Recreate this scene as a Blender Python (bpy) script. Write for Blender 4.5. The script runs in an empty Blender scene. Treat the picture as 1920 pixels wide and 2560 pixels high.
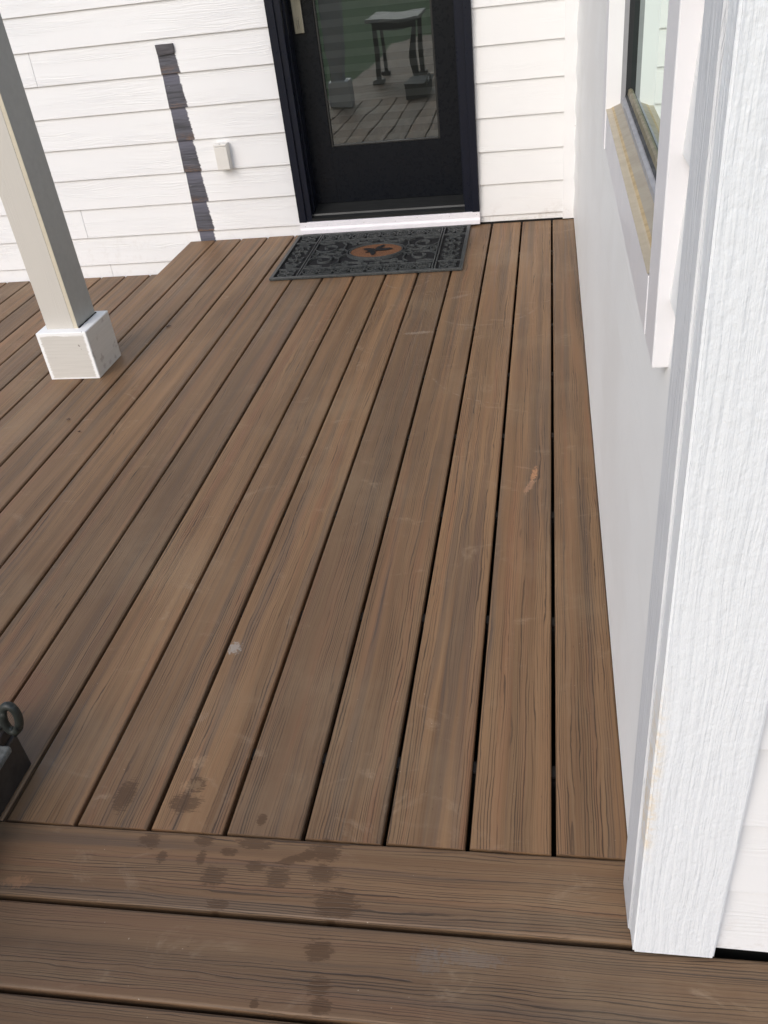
import bpy, bmesh, math, random
from mathutils import Vector, Matrix
random.seed(7)
sc = bpy.context.scene
# ---------------------------------------------------------------- camera
cam_d = bpy.data.cameras.new("camera"); cam = bpy.data.objects.new("camera", cam_d)
sc.collection.objects.link(cam); sc.camera = cam
cam.location = (-0.0143, -0.8527, 1.3106)
cam.rotation_euler = (0.9595, 0.1072, 0.1571)
cam_d.sensor_fit = 'HORIZONTAL'; cam_d.sensor_width = 36
cam_d.lens = 2142.1 / 1920 * 36
cam_d.clip_start = 0.02; cam_d.clip_end = 400
# ---------------------------------------------------------------- light
SUN_EL, SUN_AZ = math.radians(38), math.radians(207)     # azimuth clockwise from +Y
w = bpy.data.worlds.new("World"); sc.world = w; w.use_nodes = True
nt = w.node_tree; bg = nt.nodes['Background']
sky = nt.nodes.new('ShaderNodeTexSky'); sky.sky_type = 'NISHITA'; sky.sun_disc = False
sky.sun_elevation = SUN_EL; sky.sun_rotation = SUN_AZ
sky.dust_density = 2.4; sky.air_density = 1.0
nt.links.new(sky.outputs[0], bg.inputs[0]); bg.inputs[1].default_value = 0.15
sd = bpy.data.lights.new("sun", 'SUN'); so = bpy.data.objects.new("sun", sd); sc.collection.objects.link(so)
sd.energy = .85; sd.angle = math.radians(38); sd.color = (0.975, 0.988, 1.0)
sv = Vector((math.sin(SUN_AZ) * math.cos(SUN_EL), math.cos(SUN_AZ) * math.cos(SUN_EL), math.sin(SUN_EL)))
so.rotation_euler = sv.to_track_quat('Z', 'Y').to_euler()
sc.view_settings.view_transform = 'Standard'; sc.view_settings.look = 'None'
sc.view_settings.exposure = 0.36; sc.view_settings.gamma = 1
sc.cycles.max_bounces = 10; sc.cycles.diffuse_bounces = 5

# ---------------------------------------------------------------- helpers
C = sc.collection
def finish(name, bm, mat, parent=None, smooth=False, uvfn=None):
    me = bpy.data.meshes.new(name); bm.normal_update(); bm.to_mesh(me); bm.free()
    o = bpy.data.objects.new(name, me); C.objects.link(o)
    mats = mat if isinstance(mat, (list, tuple)) else [mat]
    for m in mats: me.materials.append(m)
    if smooth:
        for p in me.polygons: p.use_smooth = True
    if parent: o.parent = parent
    return o
def tag(o, label=None, cat=None, group=None, kind=None):
    if label: o['label'] = label
    if cat: o['category'] = cat
    if group: o['group'] = group
    if kind: o['kind'] = kind
    return o
def empty(name, label, cat, loc=(0, 0, 0), group=None):
    o = bpy.data.objects.new(name, None); C.objects.link(o); o.empty_display_size = .1
    o['label'] = label; o['category'] = cat
    if group: o['group'] = group
    return o
def quad(bm, pts, mi=0, uvs=None, uvl=None):
    f = bm.faces.new([bm.verts.new(p) for p in pts]); f.material_index = mi
    if uvs:
        for l, uv in zip(f.loops, uvs): l[uvl].uv = uv
    return f
def box(bm, x0, x1, y0, y1, z0, z1, bev=0.0, mi=0, seg=2, T=None):
    t = bmesh.new()
    bmesh.ops.create_cube(t, size=1)
    for v in t.verts:
        v.co = Vector((x0 + (v.co.x + .5) * (x1 - x0), y0 + (v.co.y + .5) * (y1 - y0), z0 + (v.co.z + .5) * (z1 - z0)))
    if bev > 0: bmesh.ops.bevel(t, geom=t.edges[:], offset=bev, segments=seg, affect='EDGES', profile=.5)
    merge(bm, t, mi, T)
def merge(bm, t, mi=0, T=None):
    mp = {}
    for v in t.verts: mp[v] = bm.verts.new(T(v.co) if T else v.co)
    for f in t.faces:
        try:
            g = bm.faces.new([mp[v] for v in f.verts]); g.material_index = mi; g.smooth = f.smooth
        except ValueError: pass
    t.free()
def tube(bm, pts, r, n=8, closed=False, flat=1.0, mi=0):
    pts = [Vector(p) for p in pts]; N = len(pts); rings = []
    for i, p in enumerate(pts):
        a = pts[(i - 1) % N] if (closed or i > 0) else p; b = pts[(i + 1) % N] if (closed or i < N - 1) else p
        d = (b - a).normalized(); up = Vector((0, 0, 1)) if abs(d.z) < .9 else Vector((1, 0, 0))
        s = d.cross(up).normalized(); u = s.cross(d)
        rr = r[i] if isinstance(r, (list, tuple)) else r
        rings.append([bm.verts.new(p + s * math.cos(k * 2 * math.pi / n) * rr + u * math.sin(k * 2 * math.pi / n) * rr * flat) for k in range(n)])
    M = N if closed else N - 1
    for i in range(M):
        A, B = rings[i], rings[(i + 1) % N]
        for k in range(n):
            f = bm.faces.new([A[k], A[(k + 1) % n], B[(k + 1) % n], B[k]]); f.smooth = True; f.material_index = mi
    if not closed:
        bm.faces.new(rings[0][::-1]); bm.faces.new(rings[-1])

# ---------------------------------------------------------------- node helpers
class NT:
    def __init__(s, name):
        s.m = bpy.data.materials.new(name); s.m.use_nodes = True; s.t = s.m.node_tree
        s.b = s.t.nodes['Principled BSDF']; s.out = s.t.nodes['Material Output']
    def n(s, typ, **kw):
        x = s.t.nodes.new(typ)
        for k, v in kw.items():
            if k.startswith('i_'): x.inputs[k[2:].replace('_', ' ')].default_value = v
            else: setattr(x, k, v)
        return x
    def set(s, sock, v):
        if isinstance(v, bpy.types.NodeSocket): s.t.links.new(v, sock)
        elif isinstance(v, (tuple, list)) and len(v) == 3 and sock.type == 'RGBA': sock.default_value = (*v, 1)
        else: sock.default_value = v
    def math(s, op, a, b=0.0, c=0.0, clamp=False):
        x = s.n('ShaderNodeMath', operation=op, use_clamp=clamp)
        s.set(x.inputs[0], a); s.set(x.inputs[1], b); s.set(x.inputs[2], c); return x.outputs[0]
    def vmath(s, op, a, b=(0, 0, 0)):
        x = s.n('ShaderNodeVectorMath', operation=op); s.set(x.inputs[0], a); s.set(x.inputs[1], b)
        return x.outputs['Value' if op in ('LENGTH', 'DISTANCE') else 'Vector']
    def mix(s, f, a, b, mode='MIX'):
        x = s.n('ShaderNodeMix', data_type='RGBA', blend_type=mode)
        s.set(x.inputs['Factor'], f); s.set(x.inputs['A'], a); s.set(x.inputs['B'], b); return x.outputs['Result']
    def ramp(s, v, lo, hi, a=0.0, b=1.0, smooth=True):
        x = s.n('ShaderNodeMapRange', interpolation_type='SMOOTHSTEP' if smooth else 'LINEAR', clamp=True)
        s.set(x.inputs[0], v); x.inputs[1].default_value = lo; x.inputs[2].default_value = hi
        x.inputs[3].default_value = a; x.inputs[4].default_value = b; return x.outputs[0]
    def noise(s, vec, scale=5.0, detail=3.0, rough=.55, dist=0.0, w=None):
        x = s.n('ShaderNodeTexNoise')
        s.set(x.inputs['Vector'], vec); x.inputs['Scale'].default_value = scale
        x.inputs['Detail'].default_value = detail; x.inputs['Roughness'].default_value = rough; x.inputs['Distortion'].default_value = dist
        return x.outputs['Fac']
    def scale(s, vec, sc3): return s.vmath('MULTIPLY', vec, sc3)
    def coord(s, which='Object'): return s.n('ShaderNodeTexCoord').outputs[which]
    def uv(s): return s.n('ShaderNodeUVMap').outputs[0]
    def bump(s, h, strength=.3, dist=.002, prev=None):
        x = s.n('ShaderNodeBump'); s.set(x.inputs['Height'], h); x.inputs['Strength'].default_value = strength
        x.inputs['Distance'].default_value = dist
        if prev is not None: s.t.links.new(prev, x.inputs['Normal'])
        return x.outputs[0]
    def done(s, col, rough=.5, bump=None, spec=None, metal=None):
        s.set(s.b.inputs['Base Color'], col); s.set(s.b.inputs['Roughness'], rough)
        if bump is not None: s.t.links.new(bump, s.b.inputs['Normal'])
        if spec is not None: s.set(s.b.inputs['Specular IOR Level'], spec)
        if metal is not None: s.b.inputs['Metallic'].default_value = metal
        return s.m
    def ellipse(s, pos, cx, cy, rx, ry, ang, jag, soft=.35):
        # ragged soft-edged ellipse mask in the horizontal plane
        ca, sa = math.cos(ang), math.sin(ang)
        d = s.vmath('SUBTRACT', pos, (cx, cy, 0))
        a = s.n('ShaderNodeVectorMath', operation='DOT_PRODUCT'); s.set(a.inputs[0], d); a.inputs[1].default_value = (ca / rx, sa / rx, 0)
        b = s.n('ShaderNodeVectorMath', operation='DOT_PRODUCT'); s.set(b.inputs[0], d); b.inputs[1].default_value = (-sa / ry, ca / ry, 0)
        q = s.math('ADD', s.math('MULTIPLY', a.outputs['Value'], a.outputs['Value']), s.math('MULTIPLY', b.outputs['Value'], b.outputs['Value']))
        q = s.math('ADD', q, jag)
        return s.ramp(q, 1.0 + soft, 1.0 - soft)

# ---------------------------------------------------------------- materials
def deck_material(name, stains=False, dull=0.0):
    s = NT(name); uv = s.uv(); ob = s.coord('Object')
    tint = s.n('ShaderNodeAttribute', attribute_name='tint').outputs['Fac']
    wob = s.noise(s.scale(uv, (3.0, 12, 1)), 1, 2); wo2 = s.noise(s.scale(uv, (26, 40, 1)), 1, 2)
    wv = s.n('ShaderNodeCombineXYZ'); s.set(wv.inputs[1], s.math('ADD', s.math('MULTIPLY', s.math('SUBTRACT', wob, .5), .016), s.math('MULTIPLY', s.math('SUBTRACT', wo2, .5), .0022)))
    p = s.vmath('ADD', uv, wv.outputs[0])
    broad = s.noise(s.scale(p, (.8, 24, 1)), 1, 2, .5)
    mid = s.noise(s.scale(p, (1.1, 85, 1)), 1, 3, .55)
    grey = s.noise(s.scale(p, (.55, 30, 1)), 1, 3, .55)
    red = s.noise(s.scale(s.vmath('ADD', p, (5.3, 2.7, 0)), (.9, 28, 1)), 1, 2)
    base = s.mix(s.ramp(broad, .33, .66), (.170, .093, .044), (.262, .146, .070))
    base = s.mix(s.ramp(red, .50, .70, 0, .50), base, (.262, .117, .056))
    base = s.mix(s.ramp(mid, .40, .68, 0, .34), base, (.302, .192, .098))
    base = s.mix(s.ramp(grey, .50, .66, 0, .55), base, (.112, .080, .056))
    dark = s.noise(s.scale(s.vmath('ADD', p, (1.7, 9.2, 0)), (.8, 62, 1)), 1, 3, .6)
    base = s.mix(s.ramp(dark, .62, .72, 0, .60), base, (.052, .046, .042))
    base = s.mix(s.math('MULTIPLY', tint, .62), base, (.092, .061, .038))
    # hairline grooves running down the board
    h1 = s.noise(s.scale(p, (5, 560, 1)), 1, 2, .5)
    h2 = s.noise(s.scale(s.vmath('ADD', p, (3, 3, 0)), (1.6, 260, 1)), 1, 1, .5)
    sp = s.n('ShaderNodeSeparateXYZ'); s.set(sp.inputs[0], p)
    ph = s.math('ADD', s.math('MULTIPLY', sp.outputs[1], 185.0), s.math('ADD', s.math('MULTIPLY', s.noise(s.scale(uv, (.9, 30, 1)), 1, 2), 5.0), s.math('MULTIPLY', s.noise(s.scale(uv, (9, 90, 1)), 1, 2), .9)))
    sn = s.math('SINE', s.math('MULTIPLY', ph, 6.2832))
    g1 = s.ramp(s.math('ADD', sn, s.math('MULTIPLY', s.math('SUBTRACT', s.noise(s.scale(uv, (2.5, 120, 1)), 1, 2), .5), 1.8)), .62, 1.0)
    lvl = s.ramp(s.noise(s.scale(uv, (.9, 22, 1)), 1, 2), .38, .58, .12, 1)
    g1 = s.math('MULTIPLY', g1, lvl)
    g2 = s.ramp(h1, .58, .74, 0, 1)
    groove = s.math('MAXIMUM', g1, s.math('MULTIPLY', g2, .3))
    base = s.mix(s.math('MULTIPLY', groove, .70), base, (.026, .019, .015))
    g3 = s.ramp(sn, -.5, -1.0, 0, .22)
    base = s.mix(s.math('MULTIPLY', g3, lvl), base, (.27, .18, .11))
    fleck = s.ramp(s.noise(s.scale(uv, (70, 330, 1)), 1, 2), .70, .76, 0, .5)
    base = s.mix(fleck, base, (.03, .022, .018))
    dust = s.ramp(s.noise(ob, 2.3, 5, .6), .48, .72, 0, .26)
    base = s.mix(dust, base, (.30, .22, .135))
    sc1 = s.noise(s.scale(ob, (7, 12, 9)), 1, 6, .72, .8)
    scuff = s.math('MULTIPLY', s.ramp(sc1, .56, .76, 0, .42), s.ramp(s.noise(ob, 3.1, 2), .40, .56))
    base = s.mix(scuff, base, (.40, .30, .20))
    speck = s.ramp(s.noise(ob, 170, 1, .5), .80, .82, 0, .6)
    base = s.mix(speck, base, (.48, .38, .28))
    rough = s.ramp(mid, .3, .7, .46, .60)
    if stains:
        jag = s.math('MULTIPLY', s.math('SUBTRACT', s.noise(s.scale(ob, (55, 230, 1)), 1, 5, .75), .5), 6.0)
        acc = None
        for (x, y, rx, ry, a) in WET:
            e = s.ellipse(ob, x, y, rx * 1.12, ry * 1.12, a, jag, .35)
            acc = e if acc is None else s.math('MAXIMUM', acc, e)
        base = s.mix(s.math('MULTIPLY', acc, .74), base, (.085, .046, .021))
        rough = s.math('SUBTRACT', rough, s.math('MULTIPLY', acc, .16))
        jag2 = s.math('MULTIPLY', s.math('SUBTRACT', s.noise(s.scale(ob, (140, 90, 1)), 1, 5, .8), .5), 9.0)
        for (x, y, rx, ry, a, col, amt) in SCUFF:
            e = s.ellipse(ob, x, y, rx, ry, a, jag2, .6)
            base = s.mix(s.math('MULTIPLY', e, amt), base, col)
        # curved drag mark
        for (x, y, r, wd, cxd, cyd) in ARCS:
            d = s.vmath('DISTANCE', ob, (x, y, 0)); ring = s.ramp(s.math('ABSOLUTE', s.math('SUBTRACT', d, r)), wd, 0, 0, 1)
            near = s.ramp(s.vmath('DISTANCE', ob, (cxd, cyd, 0)), .26, .12)
            k = s.math('MULTIPLY', s.math('MULTIPLY', ring, near), s.ramp(s.noise(ob, 40, 3), .4, .65, 0, .35))
            base = s.mix(k, base, (.34, .27, .20))
    hgt = s.math('SUBTRACT', s.math('MULTIPLY', h1, .5), groove)
    b = s.bump(hgt, .55, .0012)
    return s.done(base, rough, b, spec=.36)

WET = [  # wet / oily drips on the border boards near the joint (object coordinates)
]
SCUFF = []; ARCS = []
def white_paint(name, col=(.80, .80, .795), grain=True, axis='UV', rough=.45, strength=.35, blotch=.06, tintcol=(.70, .70, .72)):
    s = NT(name)
    v = s.uv() if axis == 'UV' else s.coord('Object')
    ob = s.coord('Object')
    sc3 = (5, 190, 190) if axis in ('UV', 'X') else ((190, 190, 6) if axis == 'Z' else (190, 5, 190))
    wob = s.noise(s.scale(v, (3, 9, 9) if axis != 'Z' else (9, 9, 3)), 1, 2)
    wv = s.n('ShaderNodeCombineXYZ'); k = s.math('MULTIPLY', s.math('SUBTRACT', wob, .5), .05)
    s.set(wv.inputs[1 if axis != 'Z' else 0], k)
    p = s.vmath('ADD', v, wv.outputs[0])
    g = s.noise(s.scale(p, sc3), 1, 3, .55)
    msk = s.ramp(s.noise(s.scale(v, (1.4, 12, 12) if axis != 'Z' else (14, 14, 1.2)), 1, 2), .4, .62)
    gg = s.math('MULTIPLY', s.ramp(g, .38, .62), msk)
    big = s.noise(ob, 1.6, 4, .6)
    c = s.mix(s.ramp(big, .4, .7, 0, blotch * 3), col, tintcol)
    c = s.mix(s.math('MULTIPLY', s.ramp(g, .56, .70), s.math('MULTIPLY', msk, .10)), c, (.52, .51, .50))
    sz = s.n('ShaderNodeSeparateXYZ'); s.set(sz.inputs[0], ob)
    c = s.mix(s.math('MULTIPLY', s.ramp(sz.outputs[2], .12, .0), s.ramp(s.noise(ob, 24, 5, .7), .48, .68, 0, .34)), c, (.42, .35, .29))
    dirt = s.ramp(s.noise(ob, 34, 2, .5), .79, .82, 0, .55)
    c = s.mix(dirt, c, (.33, .28, .24))
    b = s.bump(s.math('ADD', gg, s.math('MULTIPLY', s.noise(ob, 160, 3), .35)), strength, .0012)
    return s.done(c, rough, b if grain else None, spec=.4)
def simple(name, col, rough=.5, metal=None, ns=40, amt=.25, bump=.15, col2=None, spec=None, stretch=(1, 1, 1), bd=.001):
    s = NT(name); ob = s.coord('Object'); n1 = s.noise(s.scale(ob, stretch), ns, 4, .6); n2 = s.noise(ob, ns * .12, 3)
    c2 = col2 or tuple(c * (1 - amt) for c in col)
    c = s.mix(s.ramp(n1, .35, .7), col, c2); c = s.mix(s.ramp(n2, .35, .7, 0, .4), c, c2)
    return s.done(c, s.ramp(n1, .3, .7, max(rough - .06, .02), rough + .06), s.bump(n1, bump, bd) if bump else None, spec=spec, metal=metal)

def back_siding_material():
    s = NT('back_siding_paint'); v = s.uv(); ob = s.coord('Object')
    wob = s.noise(s.scale(v, (2.5, 9, 1)), 1, 2)
    wv = s.n('ShaderNodeCombineXYZ'); s.set(wv.inputs[1], s.math('MULTIPLY', s.math('SUBTRACT', wob, .5), .06))
    p = s.vmath('ADD', v, wv.outputs[0])
    g = s.noise(s.scale(p, (4, 210, 1)), 1, 3, .55)
    msk = s.ramp(s.noise(s.scale(v, (1.2, 12, 1)), 1, 2), .38, .62)
    c = s.mix(s.ramp(s.noise(ob, 1.3, 4, .6), .4, .72, 0, .22), (.79, .79, .79), (.70, .705, .73))
    c = s.mix(s.math('MULTIPLY', s.ramp(g, .56, .70), s.math('MULTIPLY', msk, .13)), c, (.50, .49, .48))
    c = s.mix(s.ramp(s.noise(s.scale(ob, (1, 1, 1)), 30, 2, .5), .79, .81, 0, .6), c, (.30, .24, .20))
    sz = s.n('ShaderNodeSeparateXYZ'); s.set(sz.inputs[0], ob)
    c = s.mix(s.math('MULTIPLY', s.ramp(sz.outputs[2], .10, .0), s.ramp(s.noise(ob, 26, 5, .7), .5, .68, 0, .10)), c, (.40, .33, .27))
    # unpainted strip, 85 mm wide, ragged brushed edges, stepping per board
    sep = s.n('ShaderNodeSeparateXYZ'); s.set(sep.inputs[0], ob)
    row = s.n('ShaderNodeAttribute', attribute_name='row').outputs['Fac']
    rj = s.math('MULTIPLY', s.math('SUBTRACT', row, .5), .005)
    e1 = s.math('MULTIPLY', s.math('SUBTRACT', s.noise(s.scale(ob, (4, 1, 70)), 1, 4, .7), .5), .003)
    e2 = s.math('MULTIPLY', s.math('SUBTRACT', s.noise(s.scale(ob, (40, 1, 110)), 1, 5, .8), .5), .030)
    xx = s.math('ADD', sep.outputs[0], rj)
    lw = s.math('ADD', xx, e1); rw = s.math('ADD', xx, e2)
    # right edge drifts outward down each board
    loc = s.n('ShaderNodeAttribute', attribute_name='hrow').outputs['Fac']
    rw = s.math('SUBTRACT', rw, s.math('MULTIPLY', s.math('SUBTRACT', 1.0, loc), .016))
    m = s.math('MULTIPLY', s.ramp(lw, -1.8245, -1.8215), s.ramp(rw, -1.741, -1.746))
    m = s.math('MULTIPLY', m, s.ramp(sep.outputs[2], .905, .902))
    sn = s.noise(s.scale(ob, (6, 1, 160)), 1, 4, .7)
    cs = s.mix(s.ramp(sn, .35, .65), (.038, .038, .046), (.085, .085, .105))
    cs = s.mix(s.ramp(loc, .45, 1.0, 0, .5), cs, (.175, .175, .235))
    rust = s.math('MULTIPLY', s.ramp(loc, .30, .02), s.ramp(s.noise(s.scale(ob, (14, 1, 60)), 1, 4, .7), .42, .62))
    cs = s.mix(s.math('MULTIPLY', rust, .65), cs, (.17, .095, .055))
    cs = s.mix(s.ramp(s.noise(s.scale(ob, (22, 1, 240)), 1, 4, .7), .66, .74, 0, .6), cs, (.5, .48, .47))
    c = s.mix(m, c, cs)
    b = s.bump(s.math('ADD', s.math('MULTIPLY', s.ramp(g, .38, .62), msk), s.math('MULTIPLY', s.noise(ob, 160, 3), .25)), .5, .0016)
    return s.done(c, .48, b, spec=.4)
def heavy_paint(name):
    s = NT(name); ob = s.coord('Object')
    wob = s.noise(s.scale(ob, (9, 9, 3)), 1, 2)
    wv = s.n('ShaderNodeCombineXYZ'); s.set(wv.inputs[0], s.math('MULTIPLY', s.math('SUBTRACT', wob, .5), .02))
    p = s.vmath('ADD', ob, wv.outputs[0])
    g = s.noise(s.scale(p, (120, 120, 5)), 1, 3, .55)
    lump = s.noise(s.scale(ob, (150, 150, 110)), 1, 3, .6)
    lum2 = s.noise(s.scale(ob, (60, 60, 45)), 1, 3, .6)
    h = s.math('ADD', s.math('MULTIPLY', g, 1.3), s.math('ADD', s.math('MULTIPLY', lump, .42), s.math('MULTIPLY', lum2, .5)))
    c = s.mix(s.ramp(g, .5, .7, 0, .12), (.77, .795, .815), (.60, .63, .65))
    sep = s.n('ShaderNodeSeparateXYZ'); s.set(sep.inputs[0], ob)
    # yellowed edge at hand height, bare chipped bottom
    ed = s.math('MULTIPLY', s.ramp(sep.outputs[0], .128, .112), s.math('MULTIPLY', s.ramp(sep.outputs[2], .22, .30), s.ramp(sep.outputs[2], .62, .42)))
    c = s.mix(s.math('MULTIPLY', ed, s.ramp(s.noise(ob, 60, 4, .7), .40, .64, .08, .7)), c, (.74, .61, .42))
    bt = s.math('ADD', sep.outputs[2], s.math('MULTIPLY', s.math('SUBTRACT', s.noise(ob, 55, 4, .7), .5), .012))
    c = s.mix(s.ramp(bt, .0055, .0045), c, (.34, .13, .07))
    return s.done(c, .42, s.bump(h, .70, .0034), spec=.4)

M = {}
M['siding_back'] = back_siding_material()
M['siding'] = white_paint('siding_paint')
M['trim'] = white_paint('trim_paint', (.81, .81, .81), axis='Z', strength=.12, rough=.38)
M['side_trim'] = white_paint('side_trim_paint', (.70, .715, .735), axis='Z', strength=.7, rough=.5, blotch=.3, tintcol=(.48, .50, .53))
M['wall_paint'] = white_paint('side_siding_paint', (.85, .855, .845), strength=.28, blotch=.10, tintcol=(.66, .64, .61))
M['heavy'] = heavy_paint('thick_white_paint')
M['lav'] = simple('smooth_white_casing', (.80, .79, .81), .35, ns=8, amt=.04, bump=.03)
M['pan'] = simple('sill_pan_white', (.82, .79, .82), .30, ns=12, amt=.05, bump=.03)
M['black'] = simple('black_door_paint', (.0045, .006, .009), .30, ns=60, amt=.08, bump=.05, spec=.22)
M['black_frame'] = simple('black_blue_frame_paint', (.008, .010, .019), .33, ns=60, amt=.25, bump=.05, spec=.25)
M['thresh'] = simple('dark_threshold_metal', (.014, .015, .015), .4, ns=90, amt=.4, bump=.1, stretch=(.1, 1, 1))
M['nickel'] = simple('satin_nickel', (.27, .26, .22), .4, metal=1.0, ns=300, amt=.12, bump=.04, stretch=(1, 1, .05))
M['under'] = simple('dark_under_deck', (.02, .017, .014), .9, ns=10)
M['outlet'] = simple('outlet_plastic', (.72, .70, .66), .4, ns=20, amt=.05, bump=.03)
M['tan'] = simple('beige_sill_paint', (.47, .39, .275), .45, ns=30, amt=.1, bump=.06)
M['ochre'] = simple('ochre_sill_stain', (.47, .34, .17), .5, ns=60, amt=.25, bump=.06)
M['sash'] = simple('grey_sash', (.29, .29, .31), .4, ns=40, amt=.1, bump=.03)
M['sash_dark'] = simple('black_gasket', (.010, .012, .016), .5, ns=40)
M['bronze_bead'] = simple('glazing_bead', (.22, .19, .12), .45, ns=60, amt=.3)
M['room'] = simple('dim_room', (.05, .05, .05), .9, ns=5, bump=0)

def glass_mat(name, ior, wav, wsc, tint=(.9, .93, .92), strength=.25, gc=(.90, .98, .97)):
    s = NT(name); s.t.nodes.remove(s.b); ob = s.coord('Object')
    h = s.noise(s.scale(ob, wsc), 1, 1, .4)
    b = s.bump(h, strength, wav)
    fr = s.n('ShaderNodeFresnel'); fr.inputs[0].default_value = ior
    gl = s.n('ShaderNodeBsdfGlossy'); gl.inputs['Roughness'].default_value = .0; s.set(gl.inputs['Color'], gc); s.t.links.new(b, gl.inputs['Normal'])
    tr = s.n('ShaderNodeBsdfTransparent'); s.set(tr.inputs['Color'], tint)
    mx = s.n('ShaderNodeMixShader'); s.t.links.new(fr.outputs[0], mx.inputs[0]); s.t.links.new(tr.outputs[0], mx.inputs[1]); s.t.links.new(gl.outputs[0], mx.inputs[2])
    s.t.links.new(mx.outputs[0], s.out.inputs[0]); return s.m
M['door_glass'] = glass_mat('door_glass', 2.55, .0050, (5, 5, 3))
M['win_glass'] = glass_mat('window_glass', 1.45, .0, (3, 3, 3), strength=0, gc=(.80, .90, .86))

def blind_mat():
    s = NT('banded_blind'); ob = s.coord('Object'); sep = s.n('ShaderNodeSeparateXYZ'); s.set(sep.inputs[0], ob)
    fz = s.math('FRACT', s.math('DIVIDE', sep.outputs[2], .064))
    m = s.math('MULTIPLY', s.ramp(fz, .03, .07), s.ramp(fz, .55, .51))
    c = s.mix(m, (.14, .14, .14), (.28, .28, .28))
    return s.done(c, .9)
M['blind'] = blind_mat()

# ---------------------------------------------------------------- deck
P, GAP = 0.1445, 0.0080
YW = 3.4372; SK = 0.0167; LOWZ = -0.165; XL = -1.8749
def board(bm, uvl, tl, rl, T, a0, a1, c0, c1, top, tint, chip=None, r=.0055, th=.024):
    """board running along local a (length), across c; T maps (a,c,z)->world"""
    prof = [(c0 + .0015, top - th), (c0, top - th + .002)]
    for k in range(6):
        t = k / 5 * math.pi / 2; prof.append((c0 + r - r * math.cos(t), top - r + r * math.sin(t)))
    prof += [(c0 + r + .0015, top), (c1 - r - .0015, top)]
    for k in range(6):
        t = k / 5 * math.pi / 2; prof.append((c1 - r + r * math.sin(t), top - r + r * math.cos(t)))
    prof += [(c1, top - th + .002), (c1 - .0015, top - th)]
    o1, o2 = random.uniform(0, 60), random.uniform(0, 60)
    A = [bm.verts.new(T(a0, c, z)) for c, z in prof]; B = [bm.verts.new(T(a1, c, z)) for c, z in prof]
    n = len(prof); acc = [0]
    for i in range(1, n): acc.append(acc[-1] + math.hypot(prof[i][0] - prof[i - 1][0], prof[i][1] - prof[i - 1][1]))
    made = []
    for i in range(n - 1):
        f = bm.faces.new([A[i], A[i + 1], B[i + 1], B[i]]); made.append(f)
        f.smooth = 1 < i < n - 3
        for l, uv in zip(f.loops, [(a0 + o1, acc[i] + o2), (a0 + o1, acc[i + 1] + o2), (a1 + o1, acc[i + 1] + o2), (a1 + o1, acc[i] + o2)]): l[uvl].uv = uv; l[tl] = tint
    f0 = bm.faces.new([bm.verts.new(v.co) for v in (A[0], B[0], B[-1], A[-1])]); made.append(f0)
    for L in ([bm.verts.new(v.co) for v in A[::-1]], [bm.verts.new(v.co) for v in B]):
        f = bm.faces.new(L); made.append(f)
        for l in f.loops: l[uvl].uv = (l.vert.co.x * .3 + o1, l.vert.co.z * 3 + l.vert.co.x + o2); l[tl] = tint
    ta, tc = T(1, 0, 0) - T(0, 0, 0), T(0, 1, 0) - T(0, 0, 0)
    if ta.cross(tc).z > 0:
        for f in made: f.normal_flip()
def deck_bm():
    bm = bmesh.new(); return bm, bm.loops.layers.uv.new('UVMap'), bm.loops.layers.float.new('tint'), None
def mark_xy(): pass

# wet spots and scuffs on the deck, in metres
def B(x, y, rx, ry, a=0): WET.append((x, y, rx, ry, a))
exec_marks = True
B(-0.392, -0.025, 0.025, 0.018); B(-0.449, -0.048, 0.021, 0.007, .35); B(-0.419, -0.037, 0.021, 0.009, .4); B(-0.463, -0.081, 0.018, 0.018); B(-0.387, -0.068, 0.022, 0.014); B(-0.353, -0.120, 0.033, 0.024); B(-0.364, -0.197, 0.019, 0.016); B(-0.506, -0.065, 0.014, 0.010); B(-0.519, -0.021, 0.028, 0.011); B(-0.562, -0.042, 0.013, 0.007); B(-0.575, -0.089, 0.018, 0.017); B(-0.552, -0.139, 0.016, 0.009); B(-0.615, -0.023, 0.016, 0.011); B(-0.608, -0.058, 0.007, 0.012); B(-0.714, -0.033, 0.016, 0.013); B(-0.680, -0.062, 0.008, 0.010); B(-0.353, -0.251, 0.016, 0.014); B(-0.345, -0.278, 0.015, 0.011); B(-0.444, -0.285, 0.006, 0.006); B(-0.668, 0.091, 0.016, 0.016); B(-0.800, 0.055, 0.017, 0.030); B(-0.676, 0.049, 0.026, 0.018); B(-0.521, 0.026, 0.008, 0.010)
SCUFF += [(-.0545, 1.165, .007, .034, -.12, (.50, .25, .12), .75), (-.066, 1.105, .008, .034, -.35, (.42, .24, .14), .6), (-.085, 1.20, .022, .004, -.3, (.34, .22, .14), .35),
          (-.7064, .4555, .015, .016, 0, (.40, .38, .34), .6), (-.680, .143, .014, .014, .3, (.44, .29, .16), .3), (-.679, .089, .020, .010, .2, (.46, .30, .16), .25), (-.72, .25, .02, .012, .9, (.30, .21, .14), .4),
          (-.50, 2.15, .05, .010, .1, (.40, .33, .25), .35), (-.37, 2.5, .04, .012, .5, (.36, .29, .22), .25),
          (-.925, -.132, .024, .010, .1, (.40, .20, .10), .35), (-.13, -.185, .05, .012, 0, (.19, .17, .15), .3), (-.193, -.194, .02, .02, 0, (.17, .15, .13), .3), (-1.15, .31, .05, .07, .4, (.18, .08, .045), .35)]
ARCS += [(-.27, 2.42, .22, .010, -.22, 2.20), (-.62, 2.72, .10, .008, -.60, 2.62), (-.10, 1.9, .33, .006, -.3, 1.68)]
M['deck'] = deck_material('composite_deck_boards', True)
M['deck_plain'] = deck_material('composite_deck_boards_lower')

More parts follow.
